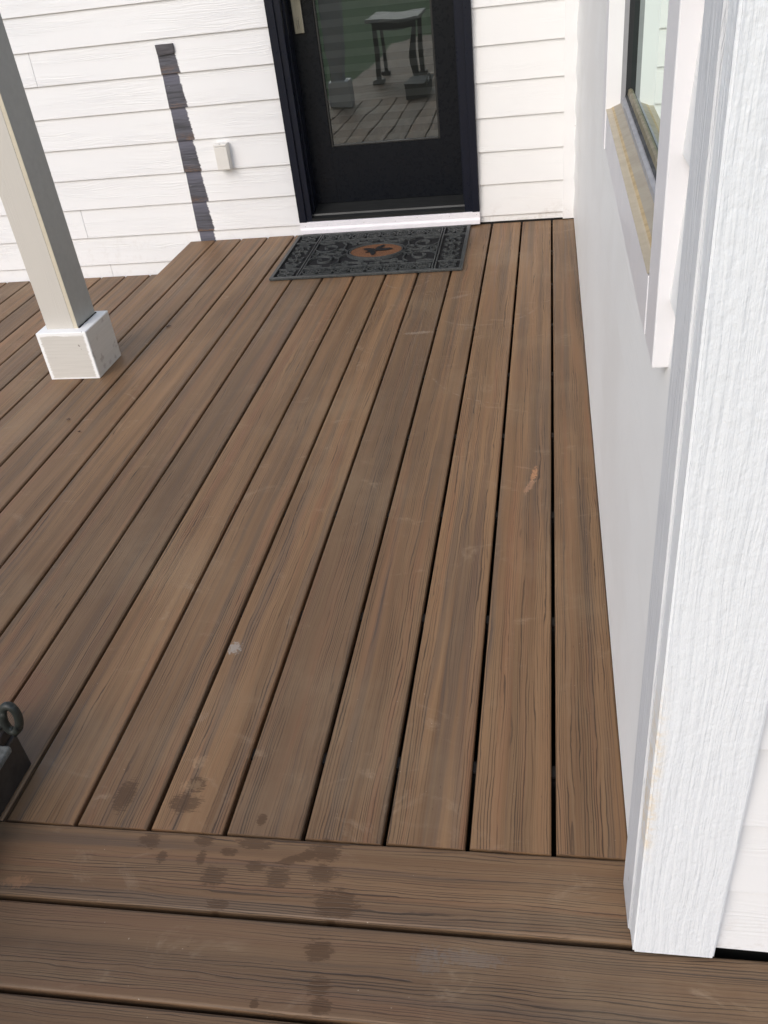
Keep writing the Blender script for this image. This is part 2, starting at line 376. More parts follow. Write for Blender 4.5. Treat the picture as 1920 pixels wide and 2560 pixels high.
TINT = {0: .50, -1: .15, -2: .10, -3: .42, -4: .75, -5: .05, -6: .35, -7: .08, -8: .75, -9: .30, -10: .0, -11: .15, -12: .35, -13: .2}
bm, uvl, tl, _ = deck_bm()
Tm = lambda a, c, z: Vector((c, a, z))
for k in range(-13, 1):
    x0 = k * P; x1 = x0 + P - GAP
    t = TINT.get(-abs(k), random.random() * .6)
    if k == 0: # ripped last board follows the wall
        x1 = .1190
        A = len(bm.verts)
        board(bm, uvl, tl, None, lambda a, c, z: Vector((c if c < .05 else c - .0050 * a, a, z)), SK * x0 + .0035, YW - .004, x0, x1, 0, .3)
        continue
    dz = random.uniform(-.0006, .0006)
    board(bm, uvl, tl, None, Tm, SK * (x0 + P / 2) + .0025, YW - .004 + random.uniform(-.001, .001), x0, x1, dz, t)
# border boards running across (skewed a touch, as laid)
Ts = lambda a, c, z: Vector((a, c + SK * a, z))
edge = 0.0
for i in range(26):
    c1 = edge if i == 0 else edge; c0 = c1 - .1397
    a0 = XL - .02; a1 = .135 if i == 0 else 3.2
    board(bm, uvl, tl, None, Ts, a0, a1, c0, c1, 0, [.45, .85, .6, .3][i] if i < 4 else random.random() * .6, r=.0055)
    edge = c0 - (.0090 if i == 0 else GAP)
deck = finish('deck', bm, M['deck']); tag(deck, kind='structure')
bm = bmesh.new()
# hidden fastener clips in the gaps
for k in range(-12, 1):
    for j in range(9):
        y = .18 + j * .4064
        box(bm, k * P - GAP, k * P, y - .012, y + .012, -.019, -.013)
box(bm, XL - .018, XL + .002, -3.9, YW - .01, LOWZ - .02, -.0255)
box(bm, XL + .02, .15, -3.9, YW - .01, -.30, -.28)
box(bm, .15, 3.1, -3.9, -.2, -.30, -.28)
for k in range(9):
    y = .18 + k * .4064
    box(bm, XL + .03, .13, y - .019, y + .019, -.24, -.0255)
tag(finish('deck_frame', bm, M['under']), kind='structure')
bm, uvl, tl, _ = deck_bm()
lo = -.2685
for k in range(-34, -11):
    x0 = k * P + lo + .0; x1 = x0 + P - GAP
    if x0 > XL + .1: continue
    x1 = min(x1, XL - .022 + .0) if x0 < XL - .03 else x1
    if x0 > XL - .03: continue
    board(bm, uvl, tl, None, Tm, -1.2, YW - .006, x0, x1, LOWZ, [.3, .8, .15, .6, .2, .7][k % 6])
tag(finish('lower_deck', bm, M['deck_plain']), kind='structure')

# ---------------------------------------------------------------- house
house = empty('house', 'white lap-sided house around the deck corner with black door and side window', 'house')
def lap(bm, uvl, rowl, hl, T, a0, a1, z0, z1, zmin=-9, zmax=9, th=.0095, joints=()):
    """one clapboard: butt edge proud by th at the bottom, tapering to 0 at the top. T(a,out,z)"""
    rv = random.random(); o1, o2 = random.uniform(0, 50), random.uniform(0, 50)
    zb = max(z0, zmin); zt = min(z1, zmax)
    if zt <= zb: return
    outf = lambda z: th * (1 - (z - z0) / (z1 - z0)) 
    cuts = [a0] + sorted(joints) + [a1]
    for i in range(len(cuts) - 1):
        s0 = cuts[i] + (.0011 if i > 0 else 0); s1 = cuts[i + 1] - (.0011 if i < len(cuts) - 2 else 0)
        ou = random.uniform(0, 30) if i else 0
        e = .0018 # eased arris
        pr = [(0 - .004, zb), (outf(zb) - e, zb), (outf(zb) - e * .3, zb + e * .3), (outf(zb), zb + e), (outf(zt), zt)]
        hs = [0, 0, 0, 0, 1]
        for j in range(4):
            (oa, za), (ob_, zb_) = pr[j], pr[j + 1]
            f = bm.faces.new([bm.verts.new(p) for p in (T(s0, oa, za), T(s1, oa, za), T(s1, ob_, zb_), T(s0, ob_, zb_))])
            for l, uv, h in zip(f.loops, [(s0 + o1 + ou, za + o2), (s1 + o1 + ou, za + o2), (s1 + o1 + ou, zb_ + o2), (s0 + o1 + ou, zb_ + o2)],
                             [(za - z0) / (z1 - z0), (za - z0) / (z1 - z0), (zb_ - z0) / (z1 - z0), (zb_ - z0) / (z1 - z0)]):
                l[uvl].uv = uv; l[rowl] = rv; l[hl] = h
        for s_, fl in ((s0, 1), (s1, 0)):
            pts = [T(s_, o_, z_) for o_, z_ in pr] + [T(s_, -.004, zt)]
            f = bm.faces.new([bm.verts.new(p) for p in (pts if fl else pts[::-1])])
            for l in f.loops: l[uvl].uv = (o1, o2); l[rowl] = rv
def siding_bm():
    bm = bmesh.new(); return bm, bm.loops.layers.uv.new('UVMap'), bm.loops.layers.float.new('row'), bm.loops.layers.float.new('hrow')
ZT = 2.62
DL, DR = -1.2633, -.3507
Tb = lambda a, o, z: Vector((a, YW + .0095 - o, z))
bm, uvl, rl, hl = siding_bm()
z1, r1 = .0490, .1487
for k in range(-2, 18):
    z0 = z1 + k * r1
    j = {5: [-2.4745], 0: [-2.452], -2: [-2.374, ], -1: [-3.3], 2: [-3.6], 8: [-2.0], 10: [-2.9]}.get(k, [])
    if k == -1: j = [-2.372 - .9]
    # the butt joint pattern: k=0 course carries the joint at x=-2.45, k=-1.. the next at x=-2.37
    a1 = DL if z0 + r1 > .07 else DR
    lap(bm, uvl, rl, hl, Tb, -5.2, DL, z0, z0 + r1, joints=j, zmax=ZT)
back_l = finish('siding', bm, M['siding_back'], house); back_l['label'] = 'white lap siding left of the door with a bare dark strip'
bm, uvl, rl, hl = siding_bm()
z2, r2 = .0368, .1486
for k in range(-2, 18):
    z0 = z2 + k * r2
    if z0 + r2 < .0: continue
    lap(bm, uvl, rl, hl, Tb, DR, .049, z0, z0 + r2, zmin=.006, zmax=ZT)
lap(bm, uvl, rl, hl, Tb, DL, DR, 2.2, 2.35, zmax=ZT); lap(bm, uvl, rl, hl, Tb, DL, DR, 2.35, 2.5); lap(bm, uvl, rl, hl, Tb, DL, DR, 2.5, 2.65, zmax=ZT)
finish('siding', bm, M['siding'], house)['label'] = 'white lap siding right of the door'
# sheathing behind
bm = bmesh.new()
box(bm, -5.2, DL + .005, YW + .014, YW + .11, -.9, ZT + .01)
box(bm, DR - .005, .35, YW + .014, YW + .11, -.9, ZT + .01)
box(bm, DL + .005, DR - .005, YW + .014, YW + .11, 2.1, ZT + .01)
box(bm, DL + .005, DR - .005, YW + .014, YW + .16, -.5, .005)
finish('sheathing', bm, M['under'], house)
bm = bmesh.new(); box(bm, .0475, .11, YW - .006, YW + .012, .004, ZT, .0015); finish('corner_board', bm, M['trim'], house)
# right wall (x = const, a hair out of square)
XW0, XSL = .1130, -.0050
Tr = lambda a, o, z: Vector((XW0 + XSL * a + .0095 - o, a, z))
bm, uvl, rl, hl = siding_bm()
WY0, WY1 = .064, 1.176       # window casing extents along the wall
WZ0 = .857
zr, rr = .045, .1486
for k in range(-1, 18):
    z0 = zr + k * rr
    if z0 + rr > WZ0 + .0 and z0 < 2.25:
        zz = max(z0, 0)
        lap(bm, uvl, rl, hl, Tr, WY1, YW, z0, z0 + rr, zmin=.003, zmax=ZT)
        lap(bm, uvl, rl, hl, Tr, -.04, WY0, z0, z0 + rr, zmin=.003, zmax=ZT)
        if z0 < WZ0: lap(bm, uvl, rl, hl, Tr, WY0, WY1, z0, z0 + rr, zmin=.003, zmax=WZ0)
    else:
        lap(bm, uvl, rl, hl, Tr, -.04, YW, z0, z0 + rr, zmin=.003, zmax=ZT)
for f in bm.faces: f.normal_flip()
finish('siding', bm, M['wall_paint'], house)['label'] = 'white lap siding of the side wall under and beside the window'
bm = bmesh.new()
TX = lambda v: Vector((v.x + XSL * v.y, v.y, v.z))
box(bm, .126, .22, -.10, WY0 + .06, -.9, ZT, T=TX); box(bm, .126, .22, WY1 - .06, YW + .05, -.9, ZT, T=TX)
box(bm, .126, .22, WY0 + .06, WY1 - .06, -.9, WZ0 + .05, T=TX); box(bm, .126, .22, WY0 + .06, WY1 - .06, 2.2, ZT, T=TX)
box(bm, .23, 3.2, -.115, 0, -.9, ZT)
finish('sheathing', bm, M['under'], house)
# near outside corner: side trim + thick painted front board
bm = bmesh.new()
def prism(bm, pts, z0, z1, bev=.002):
    t = bmesh.new(); lo_ = [t.verts.new((x, y, z0)) for x, y in pts]; hi_ = [t.verts.new((x, y, z1)) for x, y in pts]
    t.faces.new(lo_[::-1]); t.faces.new(hi_)
    for i in range(len(pts)): j = (i + 1) % len(pts); t.faces.new([lo_[i], lo_[j], hi_[j], hi_[i]])
    if bev: bmesh.ops.bevel(t, geom=t.edges[:], offset=bev, segments=2, affect='EDGES')
    merge(bm, t)
prism(bm, [(.1048, -.040), (.1068, -.1185), (.135, -.1185), (.135, -.040)], .002, ZT)
finish('corner_board', bm, M['side_trim'], house)['label'] = 'greyish streaky side board of the near corner'
bm = bmesh.new()
prism(bm, [(.1095, -.1190), (.1112, -.1535), (.2262, -.1520), (.2262, -.1190)], .0045, ZT, .0025)
finish('corner_board', bm, M['heavy'], house)['label'] = 'thickly painted rough white front board of the near corner'
bm, uvl, rl, hl = siding_bm()
Tf = lambda a, o, z: Vector((a, -.1275 - o, z))
for k in range(0, 18): lap(bm, uvl, rl, hl, Tf, .2262, 3.2, .011 + k * .1486, .011 + (k + 1) * .1486, zmin=.011, zmax=ZT, th=.011)
finish('siding', bm, M['siding'], house)['label'] = 'white lap siding right of the near corner board'

# door -----------------------------------------------------------
DY = 3.540
door = empty('door', None, None); del door['label'], door['category']; door.parent = house
def dpart(name, bm, m, **k): return finish(name, bm, m, door, **k)
bm = bmesh.new()
gx0, gx1, gz0, gz1 = -1.075, -.533, .388, 2.0
sx0, sx1, sz0, sz1 = -1.190, -.410, .122, 2.06
box(bm, sx0, gx0, DY, DY + .044, sz0, sz1, .0015); box(bm, gx1, sx1, DY, DY + .044, sz0, sz1, .0015)
box(bm, gx0 - .001, gx1 + .001, DY + .0005, DY + .0435, sz0 + .0005, gz0, .0); box(bm, gx0 - .001, gx1 + .001, DY + .0005, DY + .0435, gz1, sz1 - .001, .0)
dpart('door_slab', bm, M['black'])
bm = bmesh.new()
for a in ((gx0, gx0 + .010, gz0, gz1), (gx1 - .010, gx1, gz0, gz1), (gx0 + .010, gx1 - .010, gz0, gz0 + .009), (gx0 + .010, gx1 - .010, gz1 - .01, gz1)):
    box(bm, a[0], a[1], DY + .004, DY + .012, a[2], a[3], .0015)
dpart('glazing_bead', bm, M['thresh'])
bm = bmesh.new(); t = [(gx0 + .001, DY + .0135, gz0), (gx1 - .001, DY + .0135, gz0), (gx1 - .001, DY + .0135, gz1), (gx0 + .001, DY + .0135, gz1)]
quad(bm, t); dpart('glass_pane', bm, M['door_glass'])
bm = bmesh.new(); box(bm, gx0 - .05, gx1 + .05, DY + .060, DY + .064, gz0 - .05, gz1 + .05); dpart('blind', bm, M['blind'])
bm = bmesh.new(); box(bm, -1.172, -1.126, DY - .012, DY, .893, 1.15, .002)
dpart('handle_plate', bm, M['nickel'])
bm = bmesh.new()
t = bmesh.new(); bmesh.ops.create_cone(t, cap_ends=True, segments=20, radius1=.0085, radius2=.0085, depth=.006)
for v in t.verts: v.co = Vector((v.co.x - 1.152, DY - .014 + v.co.z, v.co.y + .952))
merge(bm, t); box(bm, -1.156, -1.148, DY - .017, DY - .0125, .915, .950, .002)
dpart('lock_cylinder', bm, M['nickel'])
bm = bmesh.new(); tube(bm, [(-1.150, DY - .01, 1.050), (-1.150, DY - .055, 1.050)], .010, 12); box(bm, -1.163, -1.03, DY - .066, DY - .052, 1.040, 1.060, .004)
dpart('lever', bm, M['nickel'])
# frame
bm = bmesh.new()
for (x0, x1, xs) in ((DL, -1.2255, 0), (-.386, DR, 1)):
    box(bm, x0, x1, YW - .022, YW + .10, .066, 2.2, .002)
box(bm, -1.2275, -1.196, YW - .012, YW + .10, .066, 2.165, .002); box(bm, -.4235, -.384, YW - .012, YW + .10, .066, 2.165, .002)
box(bm, -1.1975, -1.187, YW + .03, YW + .103, .1, 2.15, .001); box(bm, -.433, -.4225, YW + .05, YW + .103, .1, 2.15, .001)
box(bm, DL, DR, YW - .021, YW + .10, 2.15, 2.2)
dpart('door_frame', bm, M['black_frame'])
bm = bmesh.new()
pts = [(YW - .014, .068), (YW - .014, .080), (YW + .012, .088), (YW + .015, .096), (YW + .10, .121), (YW + .15, .121), (YW + .15, .068)]
t = bmesh.new(); a = [t.verts.new((-1.196, y, z)) for y, z in pts]; b = [t.verts.new((-.4235, y, z)) for y, z in pts]
t.faces.new(a); t.faces.new(b[::-1])
for i in range(len(pts)): j = (i + 1) % len(pts); t.faces.new([a[j], a[i], b[i], b[j]])
merge(bm, t); dpart('threshold', bm, M['thresh'])
bm = bmesh.new()
pts = [(YW + .01, .0665), (YW - .022, .0665), (YW - .024, .040), (YW - .030, .030), (YW - .032, .010), (YW + .01, .010)]
t = bmesh.new(); a = [t.verts.new((-1.262, y, z)) for y, z in pts]; b = [t.verts.new((-.3495, y, z)) for y, z in pts]
t.faces.new(a); t.faces.new(b[::-1])
for i in range(len(pts)): j = (i + 1) % len(pts); t.faces.new([a[j], a[i], b[i], b[j]])
bmesh.ops.bevel(t, geom=t.edges[:], offset=.0015, segments=2, affect='EDGES')
merge(bm, t)
finish('sill_pan', bm, M['pan'], door)
nail_m = simple('rusty_nail', (.12, .06, .04), .6, ns=100)
for x in (-1.235, -1.12, -.93, -.77, -.66, -.50, -.365):
    t = bmesh.new(); bmesh.ops.create_icosphere(t, subdivisions=1, radius=.0016, matrix=Matrix.Translation((x, YW - .0235, random.uniform(.046, .060))))
    finish('nail', t, nail_m, door)
bm = bmesh.new(); box(bm, -2.2, .6, 3.71, 5.6, -.1, 2.5)
for f in bm.faces: f.normal_flip()
finish('room', bm, M['room'], house)

# outlet cover
bm = bmesh.new()
ox0, ox1, oz0, oz1 = -1.631, -1.563, .352, .472
box(bm, ox0, ox1, YW - .034, YW + .008, oz0, oz1, .003)
oc = finish('outlet_box', bm, M['outlet'], house)
bm = bmesh.new()
box(bm, ox0 + .003, ox1 - .002, YW - .041, YW - .0345, oz0 + .002, oz1 - .012, .002)
finish('cover_flap', bm, M['outlet'], oc)
bm = bmesh.new(); box(bm, ox0 + .006, ox1 - .006, YW - .040, YW - .0345, oz1 - .010, oz1 - .003, .0012); box(bm, ox0 + .032, ox0 + .034, YW - .040, YW - .0345, oz1 - .002, oz1 + .004)
finish('hinge', bm, M['outlet'], oc)
# block at the top of the bare strip
bm = bmesh.new()
pr = [(-1.824, .918), (-1.737, .918), (-1.735, .900), (-1.737, .880), (-1.745, .876), (-1.812, .874), (-1.818, .870), (-1.822, .880)]
t = bmesh.new(); a = [t.verts.new((x, YW - .006, z)) for x, z in pr]; b = [t.verts.new((x, YW + .006, z)) for x, z in pr]
t.faces.new(a[::-1]); t.faces.new(b)
for i in range(len(pr)): j = (i + 1) % len(pr); t.faces.new([a[i], a[j], b[j], b[i]])
bmesh.ops.bevel(t, geom=t.edges[:], offset=.0012, segments=1, affect='EDGES'); merge(bm, t)
finish('bare_patch', bm, simple('bare_grey_patch', (.085, .080, .088), .7, ns=50, amt=.4, bump=.3, stretch=(.2, 1, 2)), house)

# window ---------------------------------------------------------
win = empty('window', None, None); del win['label'], win['category']; win.parent = house
def wp(name, bm, m, **k):
    return finish(name, bm, m, win, **k)
xo = lambda y: XW0 + XSL * y
FX = .0995           # casing face
CW = .089
iy0, iy1 = WY0 + CW, WY1 - CW       # .153 , 1.087
bm = bmesh.new()
box(bm, FX, .131, WY0, iy0, WZ0, 2.3, .0018); wp('casing', bm, M['lav'])
bm = bmesh.new(); box(bm, FX - .0035, .131, iy1, WY1, WZ0, 2.3, .0018); wp('casing', bm, M['lav'])
bm = bmesh.new(); box(bm, FX - .001, .131, iy0, iy1, WZ0 + .001, .932, .0015); wp('casing', bm, M['lav'])
bm = bmesh.new(); box(bm, FX, .131, iy0, iy1, 2.21, 2.3, .0015); wp('casing', bm, M['lav'])
# sloping sill
def strip(bm, prof, y0, y1, mi=0):
    for i in range(len(prof) - 1):
        (xa, za), (xb, zb) = prof[i], prof[i + 1]
        quad(bm, [(xa, y0, za), (xa, y1, za), (xb, y1, zb), (xb, y0, zb)], mi)
bm = bmesh.new(); strip(bm, [(FX - .0015, .9322), (FX - .002, .9345), (.106, .9355), (.1085, .9367)], iy0, iy1); wp('sill', bm, M['tan'])
bm = bmesh.new(); strip(bm, [(.1085, .9367), (.1125, .9385)], iy0, iy1); wp('sill_stain', bm, M['ochre'])
bm = bmesh.new(); strip(bm, [(.1125, .9385), (.1265, .9440)], iy0, iy1); wp('sill', bm, simple('grey_brown_sill', (.33, .285, .215), .5, ns=30, amt=.1, bump=.06))
bm = bmesh.new(); strip(bm, [(.1265, .9440), (.1275, .9520), (.1335, .9535), (.1335, .9570)], iy0, iy1); 
quad(bm, [(.1255, iy1 - .0005, .93), (.1345, iy1 - .0005, .93), (.1345, iy1 - .0005, 2.21), (.1255, iy1 - .0005, 2.21)])
wp('window_frame', bm, M['sash'])
bm = bmesh.new(); strip(bm, [(.1335, .9570), (.1385, .9590)], iy0, iy1)
quad(bm, [(.1345, iy1 - .001, .959), (.1455, iy1 - .001, .959), (.1455, iy1 - .001, 2.21), (.1345, iy1 - .001, 2.21)])
wp('gasket', bm, M['sash_dark'])
bm = bmesh.new(); strip(bm, [(.1385, .9590), (.1400, .9680), (.1440, .9700)], iy0, iy1); wp('glazing_bead', bm, M['bronze_bead'])
bm = bmesh.new(); quad(bm, [(.144, iy0, .96), (.144, iy1, .96), (.144, iy1, 2.2), (.144, iy0, 2.2)]); wp('glass_pane', bm, M['win_glass'])
bm = bmesh.new(); box(bm, .25, 2.6, .05, 3.3, -.1, 2.5)
for f in bm.faces: f.normal_flip()
finish('room', bm, M['room'], house)

# ---------------------------------------------------------------- post
post = empty('porch_post', 'square beige porch post on a white-edged plinth at the step down', 'post')
def edge_paint(name):
    s = NT(name); ob = s.coord('Object'); sep = s.n('ShaderNodeSeparateXYZ'); s.set(sep.inputs[0], ob)
    n1 = s.math('MULTIPLY', s.math('SUBTRACT', s.noise(s.scale(ob, (20, 20, 170)), 1, 4, .7), .5), .020)
    x0, x1, y0, y1, z0, z1 = -1.865, -1.6657, 1.8375, 2.037, 0, .187
    def near(c, a): return s.math('ABSOLUTE', s.math('SUBTRACT', c, a))
    dx = s.math('MINIMUM', near(sep.outputs[0], x0), near(sep.outputs[0], x1))
    dz = near(sep.outputs[2], z1); dz2 = s.math('ADD', near(sep.outputs[2], 0), .006)
    # on the front face the outer borders are freshly painted
    d = s.math('MINIMUM', dx, s.math('MINIMUM', dz, dz2))
    d = s.math('ADD', d, n1)
    front = s.ramp(sep.outputs[1], 1.845, 1.842)
    top = s.ramp(sep.outputs[2], .180, .184)
    m = s.math('MAXIMUM', s.math('MULTIPLY', s.ramp(d, .017, .009), front), top)
    g = s.noise(s.scale(ob, (5, 5, 200)), 1, 3, .6)
    c = s.mix(s.ramp(g, .4, .65, 0, .35), (.60, .575, .53), (.50, .475, .43))
    c = s.mix(m, c, (.86, .86, .85))
    sp = s.ramp(s.noise(ob, 46, 2, .5), .735, .765, 0, .75); c = s.mix(sp, c, (.20, .17, .15))
    side = s.ramp(sep.outputs[0], -1.669, -1.667)
    st = s.math('MULTIPLY', side, s.ramp(s.noise(ob, 22, 3, .6), .58, .68, 0, .5)); c = s.mix(st, c, (.30, .25, .22))
    return s.done(c, .5, s.bump(g, .35, .001), spec=.4)
M['plinth'] = edge_paint('plinth_paint')
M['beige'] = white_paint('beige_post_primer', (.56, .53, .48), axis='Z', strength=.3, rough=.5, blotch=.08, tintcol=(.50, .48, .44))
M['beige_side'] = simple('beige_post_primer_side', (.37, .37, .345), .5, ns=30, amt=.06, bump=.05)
M['cream'] = simple('cream_edge_strip', (.60, .54, .42), .5, ns=40, amt=.08, bump=.06)
bm = bmesh.new()
box(bm, -1.865, -1.6657, 1.8375, 2.037, .0, .187, .0025)
finish('plinth', bm, M['plinth'], post)
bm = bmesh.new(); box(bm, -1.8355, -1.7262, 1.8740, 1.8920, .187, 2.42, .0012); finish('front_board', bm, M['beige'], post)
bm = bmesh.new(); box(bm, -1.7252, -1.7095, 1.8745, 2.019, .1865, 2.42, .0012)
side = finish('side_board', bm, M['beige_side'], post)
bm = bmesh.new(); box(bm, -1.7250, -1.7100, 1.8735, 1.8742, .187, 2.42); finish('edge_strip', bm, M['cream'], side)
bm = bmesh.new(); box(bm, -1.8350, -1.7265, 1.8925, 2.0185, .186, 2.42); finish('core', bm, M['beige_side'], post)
bm = bmesh.new(); tube(bm, [(-1.706, 1.874 + i * .0145, .1885) for i in range(11)], [random.uniform(.001, .003) for i in range(11)], 6)
finish('caulk_gap', bm, M['under'], post)

# ---------------------------------------------------------------- door mat
mat = empty('door_mat', 'black rubber scrollwork mat with a rust-brown oval centre in front of the door', 'doormat')
M['rubber'] = simple('weathered_black_rubber', (.018, .021, .023), .5, ns=120, amt=.45, bump=.3, col2=(.066, .070, .067))
M['rubber_back'] = simple('mat_backing', (.004, .004, .005), .9, ns=50)
def coir():
    s = NT('coir'); ob = s.coord('Object'); n1 = s.noise(ob, 330, 3, .7); n2 = s.noise(ob, 40, 3, .6)
    c = s.mix(s.ramp(n1, .35, .65), (.07, .028, .012), (.25, .105, .042)); c = s.mix(s.ramp(n2, .55, .7, 0, .5), c, (.12, .06, .03))
    return s.done(c, .95, s.bump(n1, .8, .003))
M['coir'] = coir()
X0, X1, Y0, Y1 = -1.267, -.391, 2.786, 3.398
cxm, cym = (X0 + X1) / 2, (Y0 + Y1) / 2
ROT = math.radians(.8)
def RM(v):
    dx, dy = v.x - cxm, v.y - cym
    return Vector((cxm + dx * math.cos(ROT) - dy * math.sin(ROT), cym + dx * math.sin(ROT) + dy * math.cos(ROT), v.z))
bm = bmesh.new()
box(bm, X0, X1, Y0, Y0 + .016, .0015, .013, .002, T=RM); box(bm, X0, X1, Y1 - .016, Y1, .0015, .013, .002, T=RM)
box(bm, X0, X0 + .016, Y0 + .014, Y1 - .014, .0015, .0128, .002, T=RM); box(bm, X1 - .016, X1, Y0 + .014, Y1 - .014, .0015, .0128, .002, T=RM)
dl, dr = X0 + .130, X1 - .130
for x in (dl, dr):
    box(bm, x - .009, x - .003, Y0 + .014, Y1 - .014, .0015, .012, .001, T=RM); box(bm, x + .003, x + .009, Y0 + .014, Y1 - .014, .0015, .012, .001, T=RM)
by, ty = Y0 + .118, Y1 - .118
for y in (by, ty): box(bm, dl + .009, dr - .009, y - .003, y + .003, .0015, .0105, .001, T=RM)
for y in (Y0 + .12, Y1 - .12): box(bm, X0 + .014, dl - .009, y - .003, y + .003, .0015, .0105, .001, T=RM); box(bm, dr + .009, X1 - .014, y - .003, y + .003, .0015, .0105, .001, T=RM)
finish('mat_frame', bm, M['rubber'], mat)
bm = bmesh.new(); box(bm, X0 + .004, X1 - .004, Y0 + .004, Y1 - .004, .0006, .0024, T=RM); finish('backing', bm, M['rubber_back'], mat)
bm = bmesh.new()
def rib(pts, wd=.0042, h=.0115, closed=False):
    wd = wd * .74
    P3 = [RM(Vector((x, y, 0))) for x, y in pts]; N = len(P3); R4 = []
    for i, p in enumerate(P3):
        a = P3[(i - 1) % N] if (closed or i) else p; b = P3[(i + 1) % N] if (closed or i < N - 1) else p
        d = (b - a); d.normalize(); s_ = Vector((-d.y, d.x, 0))
        R4.append([bm.verts.new(p + s_ * wd + Vector((0, 0, .002))), bm.verts.new(p + s_ * wd * .65 + Vector((0, 0, h))), bm.verts.new(p - s_ * wd * .65 + Vector((0, 0, h))), bm.verts.new(p - s_ * wd + Vector((0, 0, .002)))])
    for i in range(N if closed else N - 1):
        A, B_ = R4[i], R4[(i + 1) % N]
        for k in range(3): bm.faces.new([A[k], B_[k], B_[k + 1], A[k + 1]])
    if not closed: bm.faces.new(R4[0]); bm.faces.new(R4[-1][::-1])
def spiral(cx, cy, r0, r1, a0, a1, n=26, ex=1.0, ey=1.0, **k):
    rib([(cx + ex * (r0 + (r1 - r0) * i / (n - 1)) * math.cos(a0 + (a1 - a0) * i / (n - 1)), cy + ey * (r0 + (r1 - r0) * i / (n - 1)) * math.sin(a0 + (a1 - a0) * i / (n - 1))) for i in range(n)], **k)
def ring(cx, cy, rx, ry=None, n=18, **k):
    ry = ry or rx; rib([(cx + rx * math.cos(i * 2 * math.pi / n), cy + ry * math.sin(i * 2 * math.pi / n)) for i in range(n)], closed=True, **k)
def clover(cx, cy, r):
    for q in range(4):
        a = q * math.pi / 2 + math.pi / 4; ring(cx + r * math.cos(a), cy + r * math.sin(a), r * .62, n=12, wd=.0035)
    ring(cx, cy, r * .35, n=8, wd=.003)
def cscroll(cx, cy, R, sx, sy):
    spiral(cx, cy, .35 * R, R, 0, sx * 1.0 * 4.6, ex=sx, ey=sy, n=30, wd=.0045)
pi = math.pi
for fx in (X0 + .068, X1 - .068):
    for fy in (Y0 + .066, Y1 - .066): clover(fx, fy, .028)
    for sgn in (1, -1):
        for j, yy in enumerate((cym + .105 * sgn, cym + .04 * sgn)):
            for sx in (1, -1):
                spiral(fx + sx * .024, yy, .006, .026, -sgn * pi / 2, -sgn * pi / 2 + sx * sgn * 5.0, n=22)
        ring(fx, cym + .073 * sgn, .009, .014, n=10); ring(fx, cym + .148 * sgn, .026, .013, n=12, wd=.0032)
    ring(fx, cym, .013, n=10); rib([(fx, cym - .05), (fx, cym + .05)], wd=.003)
# top/bottom border chains
n = 8; Lx = (dr - dl - .02) / n
for yy in (Y0 + .066, Y1 - .066):
    for i in range(n):
        cx_ = dl + .01 + Lx * (i + .5)
        if i % 2 == 0:
            ring(cx_, yy, Lx * .46, .030, n=20, wd=.0038)
            for q in range(4): a = q * pi / 2; ring(cx_ + .0125 * math.cos(a), yy + .0125 * math.sin(a), .0075, n=8, wd=.003)
        else:
            for sy in (1, -1):
                spiral(cx_ - .016, yy + sy * .018, .004, .020, 0, sy * 4.8, n=16, wd=.0036); spiral(cx_ + .016, yy + sy * .018, .004, .020, pi, pi - sy * 4.8, n=16, wd=.0036)
            rib([(cx_ - Lx * .5, yy), (cx_ + Lx * .5, yy)], wd=.003)
        for sy in (1, -1): rib([(cx_ - Lx * .5, yy + sy * .045), (cx_, yy + sy * .030), (cx_ + Lx * .5, yy + sy * .045)], wd=.003)
# central field scrolls
for sx in (1, -1):
    for sy in (1, -1):
        bx, by_ = cxm + sx * .235, cym + sy * .085
        rib([(bx + sx * r_ * math.cos(a), by_ + sy * r_ * math.sin(a)) for r_, a in [(.010 + .058 * i / 33, -1.2 + 7.6 * i / 33) for i in range(34)]], wd=.0055)
        rib([(cxm + sx * (.130 + .05 * i / 15 + .012 * math.sin(i / 15 * 2 * pi)), cym + sy * (.020 + .145 * i / 15)) for i in range(16)], wd=.005)
        rib([(cxm + sx * (.165 - .16 * i / 15), cym + sy * (.168 - .030 * math.sin(pi * i / 15))) for i in range(16)], wd=.005)
        rib([(cxm + sx * (.110 + r_ * math.cos(a)), cym + sy * (.135 + r_ * math.sin(a))) for r_, a in [(.005 + .024 * i / 19, pi + 5.2 * i / 19) for i in range(20)]], wd=.0045)
        rib([(cxm + sx * (.045 + r_ * math.cos(a)), cym + sy * (.150 + r_ * math.sin(a))) for r_, a in [(.004 + .020 * i / 15, 5.2 * i / 15) for i in range(16)]], wd=.0045)
        rib([(cxm + sx * (.170 + .02 * math.cos(i / 11 * pi * 1.7)), cym + sy * (.035 + .022 * math.sin(i / 11 * pi * 1.7))) for i in range(12)], wd=.0045)
        rib([(cxm + sx * .30, cym + sy * .165), (cxm + sx * .265, cym + sy * .155), (cxm + sx * .22, cym + sy * .166)], wd=.004)
    ring(cxm + sx * .285, cym, .016, .022, n=12); ring(cxm + sx * .245, cym, .013, n=10)
    rib([(cxm + sx * .175, cym), (cxm + sx * .23, cym)], wd=.004)
finish('scrollwork', bm, M['rubber'], mat)
